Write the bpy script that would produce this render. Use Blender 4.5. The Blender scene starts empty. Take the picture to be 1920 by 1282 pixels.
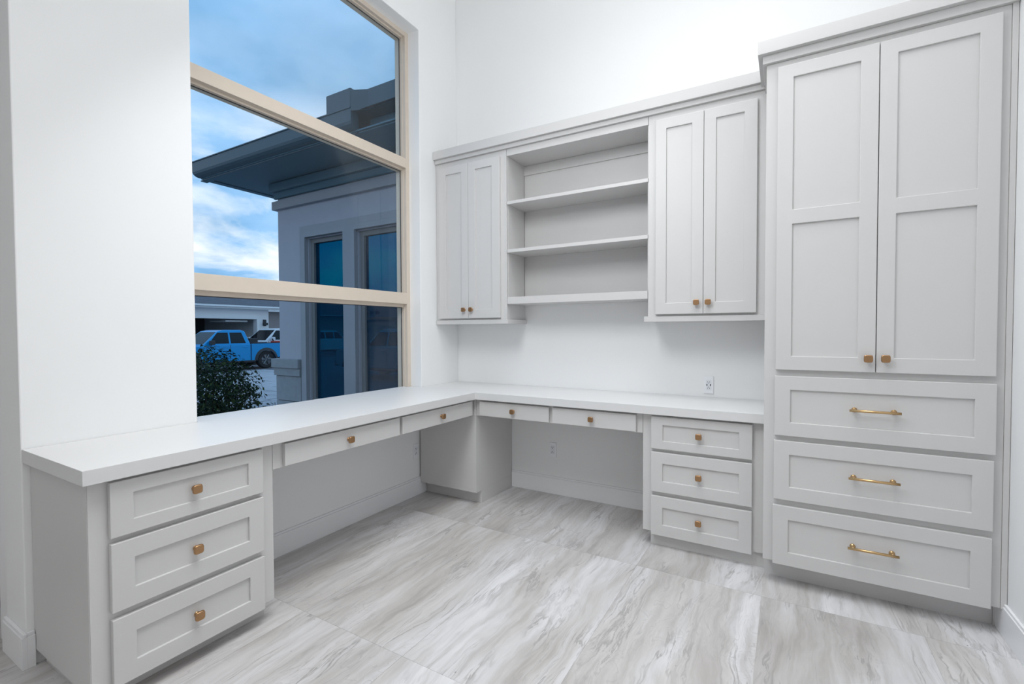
import bpy, bmesh, math, random
from mathutils import Vector, Matrix
random.seed(7)
C = bpy.context.scene
COL = C.collection
S = 1.12          # metres per layout unit

# ------------------------------------------------------------------ camera
CAM = (2.277, -3.049, 1.164)
YAW, PITCH, ROLL, F = math.radians(30.251), math.radians(-1.35), math.radians(-0.227), 885.959
fwd = Vector((-math.sin(YAW) * math.cos(PITCH), math.cos(YAW) * math.cos(PITCH), math.sin(PITCH)))
right = Vector((math.cos(YAW), math.sin(YAW), 0.0))
up = right.cross(fwd)
r2 = right * math.cos(ROLL) + up * math.sin(ROLL)
u2 = up * math.cos(ROLL) - right * math.sin(ROLL)
cd = bpy.data.cameras.new('camera')
cam = bpy.data.objects.new('camera', cd)
COL.objects.link(cam)
cam.matrix_world = Matrix(((r2.x, u2.x, -fwd.x, CAM[0] * S), (r2.y, u2.y, -fwd.y, CAM[1] * S),
                           (r2.z, u2.z, -fwd.z, CAM[2] * S), (0, 0, 0, 1)))
cd.sensor_width = 36.0
cd.lens = F * 36.0 / 1920.0
cd.clip_start = 0.05
cd.clip_end = 500
C.camera = cam

# ------------------------------------------------------------------ world (dusk sky with clouds)
W = bpy.data.worlds.new('sky')
C.world = W
W.use_nodes = True
nt = W.node_tree
nt.nodes.clear()
def N(t, **kw):
    n = nt.nodes.new(t)
    for k, v in kw.items():
        setattr(n, k, v)
    return n
def L(a, b): nt.links.new(a, b)
def mathn(op, a, b=None, clamp=False):
    n = N('ShaderNodeMath', operation=op); n.use_clamp = clamp
    for i, v in enumerate((a, b)):
        if v is None: continue
        if isinstance(v, (int, float)): n.inputs[i].default_value = v
        else: L(v, n.inputs[i])
    return n.outputs[0]
def ramp(val, stops):
    r = N('ShaderNodeValToRGB')
    el = r.color_ramp.elements
    while len(el) < len(stops): el.new(0.5)
    for e, (p, c) in zip(el, stops):
        e.position = p; e.color = (*c, 1)
    L(val, r.inputs[0])
    return r.outputs[0]
def mixc(fac, a, b):
    m = N('ShaderNodeMix', data_type='RGBA')
    if isinstance(fac, (int, float)): m.inputs[0].default_value = fac
    else: L(fac, m.inputs[0])
    for v, i in ((a, 6), (b, 7)):
        if isinstance(v, tuple): m.inputs[i].default_value = (*v, 1)
        else: L(v, m.inputs[i])
    return m.outputs[2]
tc = N('ShaderNodeTexCoord')
sep = N('ShaderNodeSeparateXYZ'); L(tc.outputs['Generated'], sep.inputs[0])
zz = mathn('MAXIMUM', sep.outputs[2], 0.0)
den = mathn('ADD', zz, 0.22)
cx = mathn('DIVIDE', sep.outputs[0], den); cy = mathn('DIVIDE', sep.outputs[1], den)
cmb = N('ShaderNodeCombineXYZ'); L(cx, cmb.inputs[0]); L(cy, cmb.inputs[1])
def noise(scale, detail, rough, dist=0.0, w=0.0):
    n = N('ShaderNodeTexNoise', noise_dimensions='4D')
    n.inputs['Scale'].default_value = scale; n.inputs['Detail'].default_value = detail
    n.inputs['Roughness'].default_value = rough; n.inputs['Distortion'].default_value = dist
    n.inputs['W'].default_value = w
    L(cmb.outputs[0], n.inputs['Vector'])
    return n.outputs[0]
n1 = noise(1.2, 6, 0.52, 0.3, 3.1)
n2 = noise(1.35, 7, 0.55, 0.5, 8.4)
base = ramp(n1, [(0.36, (0.165, 0.36, 0.59)), (0.51, (0.29, 0.53, 0.83)), (0.66, (0.45, 0.69, 0.98))])
lowf = ramp(zz, [(0.0, (0.2, 0.2, 0.2)), (0.05, (0.6, 0.6, 0.6)), (0.14, (1, 1, 1)), (0.30, (1, 1, 1)), (0.42, (0.12, 0.12, 0.12))])
wh = mathn('MULTIPLY', ramp(n2, [(0.44, (0, 0, 0)), (0.57, (1, 1, 1))]), lowf)
sky = mixc(wh, base, (0.98, 0.99, 1.0))
ground_mix = mathn('LESS_THAN', sep.outputs[2], -0.01)
sky2 = mixc(ground_mix, sky, (0.10, 0.13, 0.18))
bg = N('ShaderNodeBackground'); L(sky2, bg.inputs[0]); bg.inputs[1].default_value = 1.18
L(bg.outputs[0], N('ShaderNodeOutputWorld').inputs[0])

# ------------------------------------------------------------------ lamps of the room and added fill lights
def area(name, loc, size, sizey, power, col, direction, spread=180):
    ld = bpy.data.lights.new(name, 'AREA')
    ld.shape = 'RECTANGLE'; ld.size = size * S; ld.size_y = sizey * S
    ld.energy = power; ld.color = col; ld.spread = math.radians(spread)
    o = bpy.data.objects.new(name, ld); COL.objects.link(o)
    o.location = Vector(loc) * S
    o.rotation_euler = Vector(direction).to_track_quat('-Z', 'Y').to_euler()
    return o
area('ceiling_lamp', (1.85, -1.6, 3.93), 1.5, 1.5, 31, (0.965, 0.985, 1.0), (0, 0, -1), 116)
area('bounce_fill', (2.05, -1.75, 2.3), 0.4, 0.4, 30, (0.965, 0.985, 1.0), (0, 0, 1), 170)  # added fill, bounced off the ceiling; no fixture hangs here
area('soft_box_fill', (1.1, -2.15, 2.65), 0.8, 0.8, 21.5, (0.95, 0.98, 1.0), (0.1, 0.70, -0.7), 160)  # added soft box aimed at the back wall, not a room lamp
area('hall_lamp', (1.6, -4.3, 3.93), 2.0, 1.6, 19, (1.0, 0.98, 0.95), (0, 0, -1), 120)

C.view_settings.view_transform = 'Standard'
C.view_settings.look = 'None'
C.view_settings.gamma = 1.0
C.view_settings.use_curve_mapping = False
C.view_settings.exposure = 0.0
C.cycles.max_bounces = 10
C.cycles.diffuse_bounces = 6
C.cycles.transparent_max_bounces = 12
C.cycles.use_denoising = True

# ------------------------------------------------------------------ materials
MATS = {}
def mat(name, col, rough=0.5, metal=0.0, spec=0.5, var=0.0, vscale=6.0, bump=0.0, bscale=200.0, ior=None, var_stretch=None):
    m = bpy.data.materials.new(name); m.use_nodes = True
    t = m.node_tree; b = t.nodes['Principled BSDF']
    b.inputs['Base Color'].default_value = (*col, 1)
    b.inputs['Roughness'].default_value = rough
    b.inputs['Metallic'].default_value = metal
    b.inputs['Specular IOR Level'].default_value = spec
    if ior: b.inputs['IOR'].default_value = ior
    g = t.nodes.new('ShaderNodeNewGeometry')
    src = g.outputs['Position']
    if var_stretch:
        mp = t.nodes.new('ShaderNodeMapping'); mp.inputs['Scale'].default_value = var_stretch
        t.links.new(src, mp.inputs[0]); src = mp.outputs[0]
    if var > 0:
        n = t.nodes.new('ShaderNodeTexNoise'); n.inputs['Scale'].default_value = vscale; n.inputs['Detail'].default_value = 5
        t.links.new(src, n.inputs['Vector'])
        mx = t.nodes.new('ShaderNodeMix'); mx.data_type = 'RGBA'
        t.links.new(n.outputs[0], mx.inputs[0])
        mx.inputs[6].default_value = (*[max(0, c * (1 - var)) for c in col], 1)
        mx.inputs[7].default_value = (*[min(1, c * (1 + var)) for c in col], 1)
        t.links.new(mx.outputs[2], b.inputs['Base Color'])
    if bump > 0:
        n = t.nodes.new('ShaderNodeTexNoise'); n.inputs['Scale'].default_value = bscale; n.inputs['Detail'].default_value = 2
        t.links.new(g.outputs['Position'], n.inputs['Vector'])
        bp = t.nodes.new('ShaderNodeBump'); bp.inputs['Strength'].default_value = bump; bp.inputs['Distance'].default_value = 0.002
        t.links.new(n.outputs[0], bp.inputs['Height']); t.links.new(bp.outputs[0], b.inputs['Normal'])
    MATS[name] = m
    return m
PAINT = mat('cabinet_paint', (0.605, 0.597, 0.592), 0.42, var=0.012, vscale=3, bump=0.03, bscale=260)
WALL = mat('wall_paint', (0.855, 0.86, 0.862), 0.62, var=0.008, vscale=2, bump=0.06, bscale=180)
TRIM = mat('trim_paint', (0.84, 0.845, 0.86), 0.38, var=0.01, vscale=4)
CEIL = mat('ceiling_paint', (0.86, 0.86, 0.86), 0.8, var=0.01)
COUNTER = mat('counter_laminate', (0.68, 0.68, 0.68), 0.36, spec=0.6, var=0.012, vscale=30)
BRONZE = mat('bronze', (0.42, 0.25, 0.13), 0.36, metal=0.95, var=0.10, vscale=60)
BRASS = mat('brass', (0.60, 0.40, 0.20), 0.30, metal=1.0, var=0.08, vscale=60)
PLATE = mat('outlet_plastic', (0.86, 0.87, 0.90), 0.3, var=0.01)
PLATE2 = mat('receptacle_plastic', (0.78, 0.80, 0.84), 0.3, var=0.01)
BLACK = mat('slot_black', (0.01, 0.01, 0.012), 0.6, var=0.05)
VINYL = mat('window_vinyl', (0.66, 0.575, 0.485), 0.42, var=0.03, vscale=20)
SEAL = mat('window_gasket', (0.05, 0.05, 0.055), 0.6, var=0.05)
GROUT = mat('grout', (0.56, 0.55, 0.54), 0.8, var=0.05)
STUCCO = mat('stucco', (0.50, 0.49, 0.53), 0.9, var=0.05, vscale=3, bump=0.4, bscale=60)
STUCCO_TRIM = mat('stucco_trim', (0.40, 0.40, 0.42), 0.85, var=0.04, vscale=5, bump=0.2, bscale=80)
CASTSTONE = mat('cast_stone', (0.34, 0.35, 0.36), 0.9, var=0.16, vscale=9, bump=0.5, bscale=40)
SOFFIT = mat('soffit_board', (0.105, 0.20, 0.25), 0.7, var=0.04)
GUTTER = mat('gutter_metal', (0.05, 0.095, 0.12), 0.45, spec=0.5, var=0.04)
WFRAME = mat('wing_window_frame', (0.25, 0.245, 0.24), 0.6, var=0.03)
SHINGLE = mat('roof_shingle', (0.13, 0.13, 0.15), 0.95, var=0.35, vscale=2.2, bump=0.6, bscale=6, var_stretch=(1, 1, 4))
HOUSEW = mat('house_white', (0.88, 0.88, 0.88), 0.85, var=0.03)
HOUSET = mat('house_taupe', (0.34, 0.31, 0.31), 0.9, var=0.05, vscale=3)
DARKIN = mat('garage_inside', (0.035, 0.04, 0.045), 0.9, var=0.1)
STONE = mat('paving_stone', (0.44, 0.44, 0.47), 0.85, var=0.22, vscale=3.5, bump=0.6, bscale=12)
ASPHALT = mat('driveway_bed', (0.20, 0.20, 0.22), 0.95, var=0.2, vscale=4, bump=0.4, bscale=30)
TRUCKBLUE = mat('blue_car_paint', (0.003, 0.30, 0.66), 0.25, metal=0.25, spec=0.6, var=0.02)
CARWHITE = mat('white_car_paint', (0.72, 0.73, 0.76), 0.25, spec=0.6, var=0.02)
CARSILVER = mat('silver_car_paint', (0.42, 0.44, 0.47), 0.3, metal=0.3, var=0.02)
CARGLASS = mat('car_glass', (0.012, 0.016, 0.02), 0.05, spec=0.8, var=0.05)
TYRE = mat('tyre_rubber', (0.018, 0.018, 0.02), 0.8, var=0.1, vscale=30)
PLASTIC = mat('black_plastic', (0.03, 0.032, 0.035), 0.6, var=0.1)
RIM = mat('wheel_rim', (0.16, 0.17, 0.18), 0.35, metal=0.8, var=0.05)
REDP = mat('red_plastic', (0.45, 0.03, 0.02), 0.5, var=0.05)
LAMPM = mat('headlamp_lens', (0.6, 0.62, 0.65), 0.1, spec=0.8, var=0.02)
BARK = mat('bark', (0.05, 0.035, 0.025), 0.9, var=0.2, vscale=20)
SOIL = mat('soil', (0.05, 0.04, 0.035), 0.95, var=0.3, vscale=10, bump=0.6, bscale=30)

def leaf_mat():
    m = bpy.data.materials.new('leaf'); m.use_nodes = True
    t = m.node_tree; b = t.nodes['Principled BSDF']
    g = t.nodes.new('ShaderNodeNewGeometry')
    r = t.nodes.new('ShaderNodeValToRGB')
    e = r.color_ramp.elements
    e[0].color = (0.005, 0.02, 0.011, 1); e[1].color = (0.06, 0.10, 0.022, 1)
    e.new(0.7).color = (0.010, 0.034, 0.016, 1)
    t.links.new(g.outputs['Random Per Island'], r.inputs[0]); t.links.new(r.outputs[0], b.inputs['Base Color'])
    b.inputs['Roughness'].default_value = 0.6; b.inputs['Specular IOR Level'].default_value = 0.2
    return m
LEAF = leaf_mat()

def glass_mat(name, tint, ior=1.45, gloss=(1, 1, 1)):
    m = bpy.data.materials.new(name); m.use_nodes = True
    t = m.node_tree; t.nodes.clear()
    tr = t.nodes.new('ShaderNodeBsdfTransparent'); tr.inputs[0].default_value = (*tint, 1)
    gl = t.nodes.new('ShaderNodeBsdfGlossy'); gl.inputs['Color'].default_value = (*gloss, 1); gl.inputs['Roughness'].default_value = 0.0
    fr = t.nodes.new('ShaderNodeFresnel'); fr.inputs[0].default_value = ior
    mx = t.nodes.new('ShaderNodeMixShader'); o = t.nodes.new('ShaderNodeOutputMaterial')
    mul = t.nodes.new('ShaderNodeMath'); mul.operation = 'MULTIPLY'; mul.inputs[1].default_value = 0.05
    t.links.new(fr.outputs[0], mul.inputs[0]); t.links.new(mul.outputs[0], mx.inputs[0])
    t.links.new(tr.outputs[0], mx.inputs[1]); t.links.new(gl.outputs[0], mx.inputs[2]); t.links.new(mx.outputs[0], o.inputs[0])
    return m
GLASS = glass_mat('window_glass', (0.94, 0.97, 0.985))
def tinted_glass():
    m = bpy.data.materials.new('tinted_glass'); m.use_nodes = True
    t = m.node_tree; t.nodes.clear()
    d = t.nodes.new('ShaderNodeBsdfDiffuse'); d.inputs[0].default_value = (0.002, 0.018, 0.045, 1)
    gl = t.nodes.new('ShaderNodeBsdfGlossy'); gl.inputs['Color'].default_value = (0.0, 0.42, 0.70, 1); gl.inputs['Roughness'].default_value = 0.0
    mx = t.nodes.new('ShaderNodeMixShader'); mx.inputs[0].default_value = 0.17; o = t.nodes.new('ShaderNodeOutputMaterial')
    t.links.new(d.outputs[0], mx.inputs[1]); t.links.new(gl.outputs[0], mx.inputs[2]); t.links.new(mx.outputs[0], o.inputs[0])
    return m
TINT = tinted_glass()

def tile_mat():
    m = bpy.data.materials.new('veined_porcelain'); m.use_nodes = True
    t = m.node_tree; b = t.nodes['Principled BSDF']
    def n(tp, **k):
        x = t.nodes.new(tp)
        for a, v in k.items(): setattr(x, a, v)
        return x
    ln = t.links.new
    g = n('ShaderNodeNewGeometry'); oi = n('ShaderNodeObjectInfo')
    off = n('ShaderNodeVectorMath', operation='SCALE'); off.inputs[0].default_value = (37.0, 21.0, 0.0)
    ln(oi.outputs['Random'], off.inputs['Scale'])
    add = n('ShaderNodeVectorMath', operation='ADD'); ln(g.outputs['Position'], add.inputs[0]); ln(off.outputs[0], add.inputs[1])
    def mapping(sx, sy):
        mp = n('ShaderNodeMapping'); mp.inputs['Scale'].default_value = (sx, sy, 1); ln(add.outputs[0], mp.inputs[0]); return mp.outputs[0]
    def nz(vec, sc, det, ro, di=0.0):
        x = n('ShaderNodeTexNoise'); x.inputs['Scale'].default_value = sc; x.inputs['Detail'].default_value = det
        x.inputs['Roughness'].default_value = ro; x.inputs['Distortion'].default_value = di; ln(vec, x.inputs['Vector']); return x
    def rmp(v, st):
        r = n('ShaderNodeValToRGB'); e = r.color_ramp.elements
        while len(e) < len(st): e.new(0.5)
        for a, (p, c) in zip(e, st): a.position = p; a.color = (*c, 1)
        ln(v, r.inputs[0]); return r.outputs[0]
    def mix(f, a, c2, bt='MIX'):
        x = n('ShaderNodeMix', data_type='RGBA', blend_type=bt)
        if isinstance(f, float): x.inputs[0].default_value = f
        else: ln(f, x.inputs[0])
        for v, i in ((a, 6), (c2, 7)):
            if isinstance(v, tuple): x.inputs[i].default_value = (*v, 1)
            else: ln(v, x.inputs[i])
        return x.outputs[2]
    # domain warp so that the veins run lengthwise but curl now and then
    wn = nz(mapping(1.7, 0.75), 2.0, 4, 0.55)
    ws = n('ShaderNodeVectorMath', operation='SCALE'); ws.inputs['Scale'].default_value = 0.16
    wsub = n('ShaderNodeVectorMath', operation='SUBTRACT'); wsub.inputs[1].default_value = (0.5, 0.5, 0.5)
    ln(wn.outputs['Color'], wsub.inputs[0]); ln(wsub.outputs[0], ws.inputs[0])
    wadd = n('ShaderNodeVectorMath', operation='ADD'); ln(add.outputs[0], wadd.inputs[0]); ln(ws.outputs[0], wadd.inputs[1])
    def wmap(sx, sy):
        mp = n('ShaderNodeMapping'); mp.inputs['Scale'].default_value = (sx, sy, 1); ln(wadd.outputs[0], mp.inputs[0]); return mp.outputs[0]
    big = nz(wmap(2.6, 0.50), 1.5, 6, 0.58, 0.45)
    fine = nz(wmap(11.0, 0.7), 2.4, 8, 0.62, 0.2)
    vein = nz(wmap(5.0, 0.5), 1.9, 9, 0.6, 0.6)
    c = rmp(big.outputs[0], [(0.32, (0.48, 0.455, 0.44)), (0.44, (0.58, 0.56, 0.545)), (0.54, (0.66, 0.648, 0.65)), (0.66, (0.755, 0.75, 0.765))])
    f = rmp(fine.outputs[0], [(0.32, (0.76, 0.745, 0.73)), (0.50, (0.98, 0.98, 0.98)), (0.66, (1.10, 1.10, 1.11))])
    c = mix(0.75, c, f, 'MULTIPLY')
    v = rmp(vein.outputs[0], [(0.455, (0, 0, 0)), (0.487, (1, 1, 1)), (0.50, (0, 0, 0)), (0.56, (0, 0, 0)), (0.575, (0.6, 0.6, 0.6)), (0.59, (0, 0, 0))])
    breakup = nz(mapping(2.5, 1.2), 2.0, 3, 0.5)
    vb = n('ShaderNodeMath', operation='MULTIPLY'); ln(v, vb.inputs[0]); ln(rmp(breakup.outputs[0], [(0.42, (0, 0, 0)), (0.62, (1, 1, 1))]), vb.inputs[1])
    c = mix(vb.outputs[0], c, (0.38, 0.365, 0.36))
    # agate-like contour lines in patches
    cn = nz(wmap(2.2, 1.1), 1.7, 4, 0.5, 0.8)
    cm = n('ShaderNodeMath', operation='MULTIPLY'); cm.inputs[1].default_value = 13.0; ln(cn.outputs[0], cm.inputs[0])
    cf = n('ShaderNodeMath', operation='FRACT'); ln(cm.outputs[0], cf.inputs[0])
    cl = rmp(cf.outputs[0], [(0.0, (0.3, 0.3, 0.3)), (0.42, (0, 0, 0)), (0.50, (1, 1, 1)), (0.56, (0, 0, 0)), (0.75, (0, 0, 0)), (1.0, (0.3, 0.3, 0.3))])
    cz = nz(mapping(1.5, 0.8), 1.3, 3, 0.5)
    cmk = n('ShaderNodeMath', operation='MULTIPLY'); ln(cl, cmk.inputs[0]); ln(rmp(cz.outputs[0], [(0.50, (0, 0, 0)), (0.60, (0.62, 0.62, 0.62))]), cmk.inputs[1])
    c = mix(cmk.outputs[0], c, (0.43, 0.415, 0.425))
    pits = n('ShaderNodeTexVoronoi'); pits.inputs['Scale'].default_value = 9.0; ln(mapping(1.3, 0.8), pits.inputs['Vector'])
    pr = rmp(pits.outputs['Distance'], [(0.0, (1, 1, 1)), (0.028, (1, 1, 1)), (0.045, (0, 0, 0))])
    pk = nz(mapping(1.0, 1.0), 3.0, 2, 0.5)
    pm = n('ShaderNodeMath', operation='MULTIPLY'); ln(pr, pm.inputs[0]); ln(rmp(pk.outputs[0], [(0.52, (0, 0, 0)), (0.60, (0.8, 0.8, 0.8))]), pm.inputs[1])
    c = mix(pm.outputs[0], c, (0.16, 0.15, 0.15))
    hs = n('ShaderNodeHueSaturation'); ln(c, hs.inputs['Color'])
    mr = n('ShaderNodeMapRange'); mr.inputs['To Min'].default_value = 0.82; mr.inputs['To Max'].default_value = 0.94
    ln(oi.outputs['Random'], mr.inputs['Value']); ln(mr.outputs[0], hs.inputs['Value'])
    ln(hs.outputs[0], b.inputs['Base Color'])
    b.inputs['Roughness'].default_value = 0.42
    b.inputs['Specular IOR Level'].default_value = 0.4
    bp = n('ShaderNodeBump'); bp.inputs['Strength'].default_value = 0.12; bp.inputs['Distance'].default_value = 0.002
    ln(fine.outputs[0], bp.inputs['Height']); ln(bp.outputs[0], b.inputs['Normal'])
    return m
TILE = tile_mat()

# ------------------------------------------------------------------ builders
ROOT = {}          # object -> world origin of its meshes
def tag(o, label=None, cat=None, group=None, kind=None):
    if label: o['label'] = label
    if cat: o['category'] = cat
    if group: o['group'] = group
    if kind: o['kind'] = kind
    return o
def thing(name, loc, label, cat, group=None):
    o = bpy.data.objects.new(name, None); COL.objects.link(o)
    o.empty_display_size = 0.1
    o.location = Vector(loc) * S
    ROOT[o] = Vector(loc) * S
    return tag(o, label, cat, group)
def PB(u, v, n): return Vector((u, -n, v))     # surfaces facing -y; n = distance from the back wall plane
def PL(u, v, n): return Vector((n, u, v))      # surfaces facing +x; u runs along y
def PW(u, v, n): return Vector((u, v, n))      # plain x, y, z
class MB:
    def __init__(self, M=PW, scale=S):
        self.bm = bmesh.new(); self.M = M; self.k = scale
    def box(self, u0, u1, v0, v1, n0, n1, bev=0.0, seg=2):
        b = bmesh.new()
        vs = [b.verts.new(self.M(u, v, n) * self.k) for u in (u0, u1) for v in (v0, v1) for n in (n0, n1)]
        for f in ((0, 1, 3, 2), (4, 6, 7, 5), (0, 4, 5, 1), (2, 3, 7, 6), (0, 2, 6, 4), (1, 5, 7, 3)):
            b.faces.new([vs[i] for i in f])
        bmesh.ops.recalc_face_normals(b, faces=b.faces)
        if bev > 0:
            bmesh.ops.bevel(b, geom=list(b.edges), offset=bev * self.k, segments=seg, affect='EDGES', profile=0.5)
        self._merge(b); return self
    def _merge(self, b):
        me = bpy.data.meshes.new('tmp'); b.to_mesh(me); b.free()
        self.bm.from_mesh(me); bpy.data.meshes.remove(me)
    def ring(self, u0, u1, v0, v1, n0, n1, holes, bev=0.0020):
        """slab with rectangular openings right through it"""
        b = bmesh.new()
        us = sorted({u0, u1, *[h[0] for h in holes], *[h[1] for h in holes]})
        vs = sorted({v0, v1, *[h[2] for h in holes], *[h[3] for h in holes]})
        V = {}
        def vert(i, j, l):
            if (i, j, l) not in V: V[(i, j, l)] = b.verts.new(self.M(us[i], vs[j], (n0, n1)[l]) * self.k)
            return V[(i, j, l)]
        def solid(i, j):
            if i < 0 or j < 0 or i >= len(us) - 1 or j >= len(vs) - 1: return False
            cu, cv = (us[i] + us[i + 1]) / 2, (vs[j] + vs[j + 1]) / 2
            return not any(h[0] < cu < h[1] and h[2] < cv < h[3] for h in holes)
        for i in range(len(us) - 1):
            for j in range(len(vs) - 1):
                if not solid(i, j): continue
                for l in (0, 1): b.faces.new([vert(i, j, l), vert(i + 1, j, l), vert(i + 1, j + 1, l), vert(i, j + 1, l)])
                for di, dj, e in ((-1, 0, ((i, j), (i, j + 1))), (1, 0, ((i + 1, j), (i + 1, j + 1))), (0, -1, ((i, j), (i + 1, j))), (0, 1, ((i, j + 1), (i + 1, j + 1)))):
                    if not solid(i + di, j + dj):
                        (a, c), (d, f) = e
                        b.faces.new([vert(a, c, 0), vert(d, f, 0), vert(d, f, 1), vert(a, c, 1)])
        bmesh.ops.recalc_face_normals(b, faces=b.faces)
        if bev > 0:
            ed = [e for e in b.edges if len(e.link_faces) == 2 and e.calc_face_angle(0) > 1.0]
            bmesh.ops.bevel(b, geom=ed, offset=bev * self.k, segments=2, affect='EDGES', profile=0.5)
        self._merge(b); return self
    def poly(self, pts, z0, z1, bev=0.0):
        b = bmesh.new()
        lo = [b.verts.new(self.M(p[0], p[1], z0) * self.k) for p in pts]
        hi = [b.verts.new(self.M(p[0], p[1], z1) * self.k) for p in pts]
        b.faces.new(lo); b.faces.new(hi)
        for i in range(len(pts)):
            j = (i + 1) % len(pts); b.faces.new([lo[i], lo[j], hi[j], hi[i]])
        bmesh.ops.recalc_face_normals(b, faces=b.faces)
        if bev > 0: bmesh.ops.bevel(b, geom=list(b.edges), offset=bev * self.k, segments=2, affect='EDGES', profile=0.5)
        self._merge(b); return self
    def quad(self, *pts):
        self.bm.faces.new([self.bm.verts.new(self.M(*p) * self.k) for p in pts]); return self
    def tube(self, path, rad, seg=12, cap=True):
        """round bar along points; rad a number or a list"""
        P = [self.M(*p) * self.k for p in path]
        R = rad if isinstance(rad, (list, tuple)) else [rad] * len(P)
        rings = []
        for i, p in enumerate(P):
            d = (P[min(i + 1, len(P) - 1)] - P[max(i - 1, 0)]).normalized()
            a = d.cross(Vector((0, 0, 1)) if abs(d.z) < 0.9 else Vector((1, 0, 0))).normalized(); c = d.cross(a)
            rings.append([self.bm.verts.new(p + (a * math.cos(2 * math.pi * k / seg) + c * math.sin(2 * math.pi * k / seg)) * R[i] * self.k) for k in range(seg)])
        for A, B in zip(rings, rings[1:]):
            for k in range(seg): self.bm.faces.new([A[k], A[(k + 1) % seg], B[(k + 1) % seg], B[k]])
        if cap:
            self.bm.faces.new(rings[0]); self.bm.faces.new(rings[-1])
        return self
    def build(self, name, m, parent=None, origin=None, smooth=False):
        bm = self.bm
        bmesh.ops.recalc_face_normals(bm, faces=bm.faces)
        if origin is None: origin = ROOT[parent] if parent is not None else Vector((0, 0, 0))
        else: origin = Vector(origin)
        for v in bm.verts: v.co -= origin
        me = bpy.data.meshes.new(name); bm.to_mesh(me); bm.free()
        me.materials.append(m)
        if smooth:
            for p in me.polygons: p.use_smooth = True
        o = bpy.data.objects.new(name, me); COL.objects.link(o)
        if parent is not None:
            o.parent = parent
            o.location = origin - ROOT[parent]
        else: o.location = origin
        ROOT[o] = origin
        return o
def struct(name, mb, m, label=None):
    o = mb.build(name, m, origin=(0, 0, 0)); o['kind'] = 'structure'
    if label: o['label'] = label
    return o

# ------------------------------------------------------------------ hardware (shared meshes, facing -y)
def super_ring(bm, r, p, y, seg=28):
    out = []
    for k in range(seg):
        t = 2 * math.pi * k / seg
        c, s = math.cos(t), math.sin(t)
        out.append(bm.verts.new(Vector((math.copysign(abs(c) ** (2 / p), c) * r, y, math.copysign(abs(s) ** (2 / p), s) * r)) * S))
    return out
def knob_mesh():
    bm = bmesh.new()
    prof = [(0.0092, 2, 0), (0.0092, 2, -0.002), (0.0062, 2, -0.003), (0.0058, 2, -0.012), (0.0085, 2.6, -0.0135), (0.0135, 3.6, -0.0150),
            (0.0152, 4.2, -0.0180), (0.0156, 4.4, -0.0225), (0.0150, 4.2, -0.0258), (0.0132, 4, -0.0272)]
    rs = [super_ring(bm, *q) for q in prof]
    for a, b in zip(rs, rs[1:]):
        for k in range(len(a)): bm.faces.new([a[k], a[(k + 1) % len(a)], b[(k + 1) % len(a)], b[k]])
    bm.faces.new(rs[0]); bm.faces.new(rs[-1])
    bmesh.ops.recalc_face_normals(bm, faces=bm.faces)
    me = bpy.data.meshes.new('knob'); bm.to_mesh(me); bm.free(); me.materials.append(BRONZE)
    for p in me.polygons: p.use_smooth = len(p.vertices) == 4
    return me
KNOB = knob_mesh()
def pull_mesh():
    mb = MB(PW)
    w = 0.0855
    mb.tube([(-w, -0.031, 0), (w, -0.031, 0)], 0.0054, 16)
    for s in (-1, 1):
        mb.tube([(s * 0.066, 0, 0), (s * 0.066, -0.003, 0), (s * 0.066, -0.0045, 0), (s * 0.066, -0.014, 0), (s * 0.066, -0.031, 0)], [0.0105, 0.0105, 0.0075, 0.0052, 0.0052], 16)
    bmesh.ops.recalc_face_normals(mb.bm, faces=mb.bm.faces)
    me = bpy.data.meshes.new('pull'); mb.bm.to_mesh(me); mb.bm.free(); me.materials.append(BRASS)
    for p in me.polygons: p.use_smooth = len(p.vertices) == 4
    return me
PULL = pull_mesh()
def place(me, name, parent, M, u, v, n):
    o = bpy.data.objects.new(name, me); COL.objects.link(o)
    o.parent = parent
    w = M(u, v, n) * S
    o.location = w - ROOT[parent]
    if M is PL: o.rotation_euler = (0, 0, math.pi / 2)
    ROOT[o] = w
    return o

def front(parent, name, M, u0, u1, v0, v1, n0, n1, holes, hw=None, label=None):
    """shaker door or drawer front: frame, recessed panels, handle"""
    d = MB(M).ring(u0, u1, v0, v1, n0, n1, holes).build(name, PAINT, parent)
    if label: d['label'] = label
    for h in holes:
        MB(M).box(h[0] - 0.004, h[1] + 0.004, h[2] - 0.004, h[3] + 0.004, n0 + 0.002, n1 - 0.0085).build('panel', PAINT, d)
    if hw:
        kind, u, v = hw
        nn = n1 if not any(h[0] < u < h[1] and h[2] < v < h[3] for h in holes) else n1 - 0.0085
        k = place(KNOB if kind == 'knob' else PULL, kind, d, M, u, v, nn)
        k['label'] = 'bronze rounded-square knob' if kind == 'knob' else 'brass bar pull'
    return d
def slab(parent, name, M, u0, u1, v0, v1, n0, n1, u, v):
    d = MB(M).box(u0, u1, v0, v1, n0, n1, 0.0014).build(name, PAINT, parent)
    k = place(KNOB, 'knob', d, M, u, v, n1); k['label'] = 'bronze rounded-square knob'
    return d

H, T = 0.762, 0.046
ZB = H - T - 0.001

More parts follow.
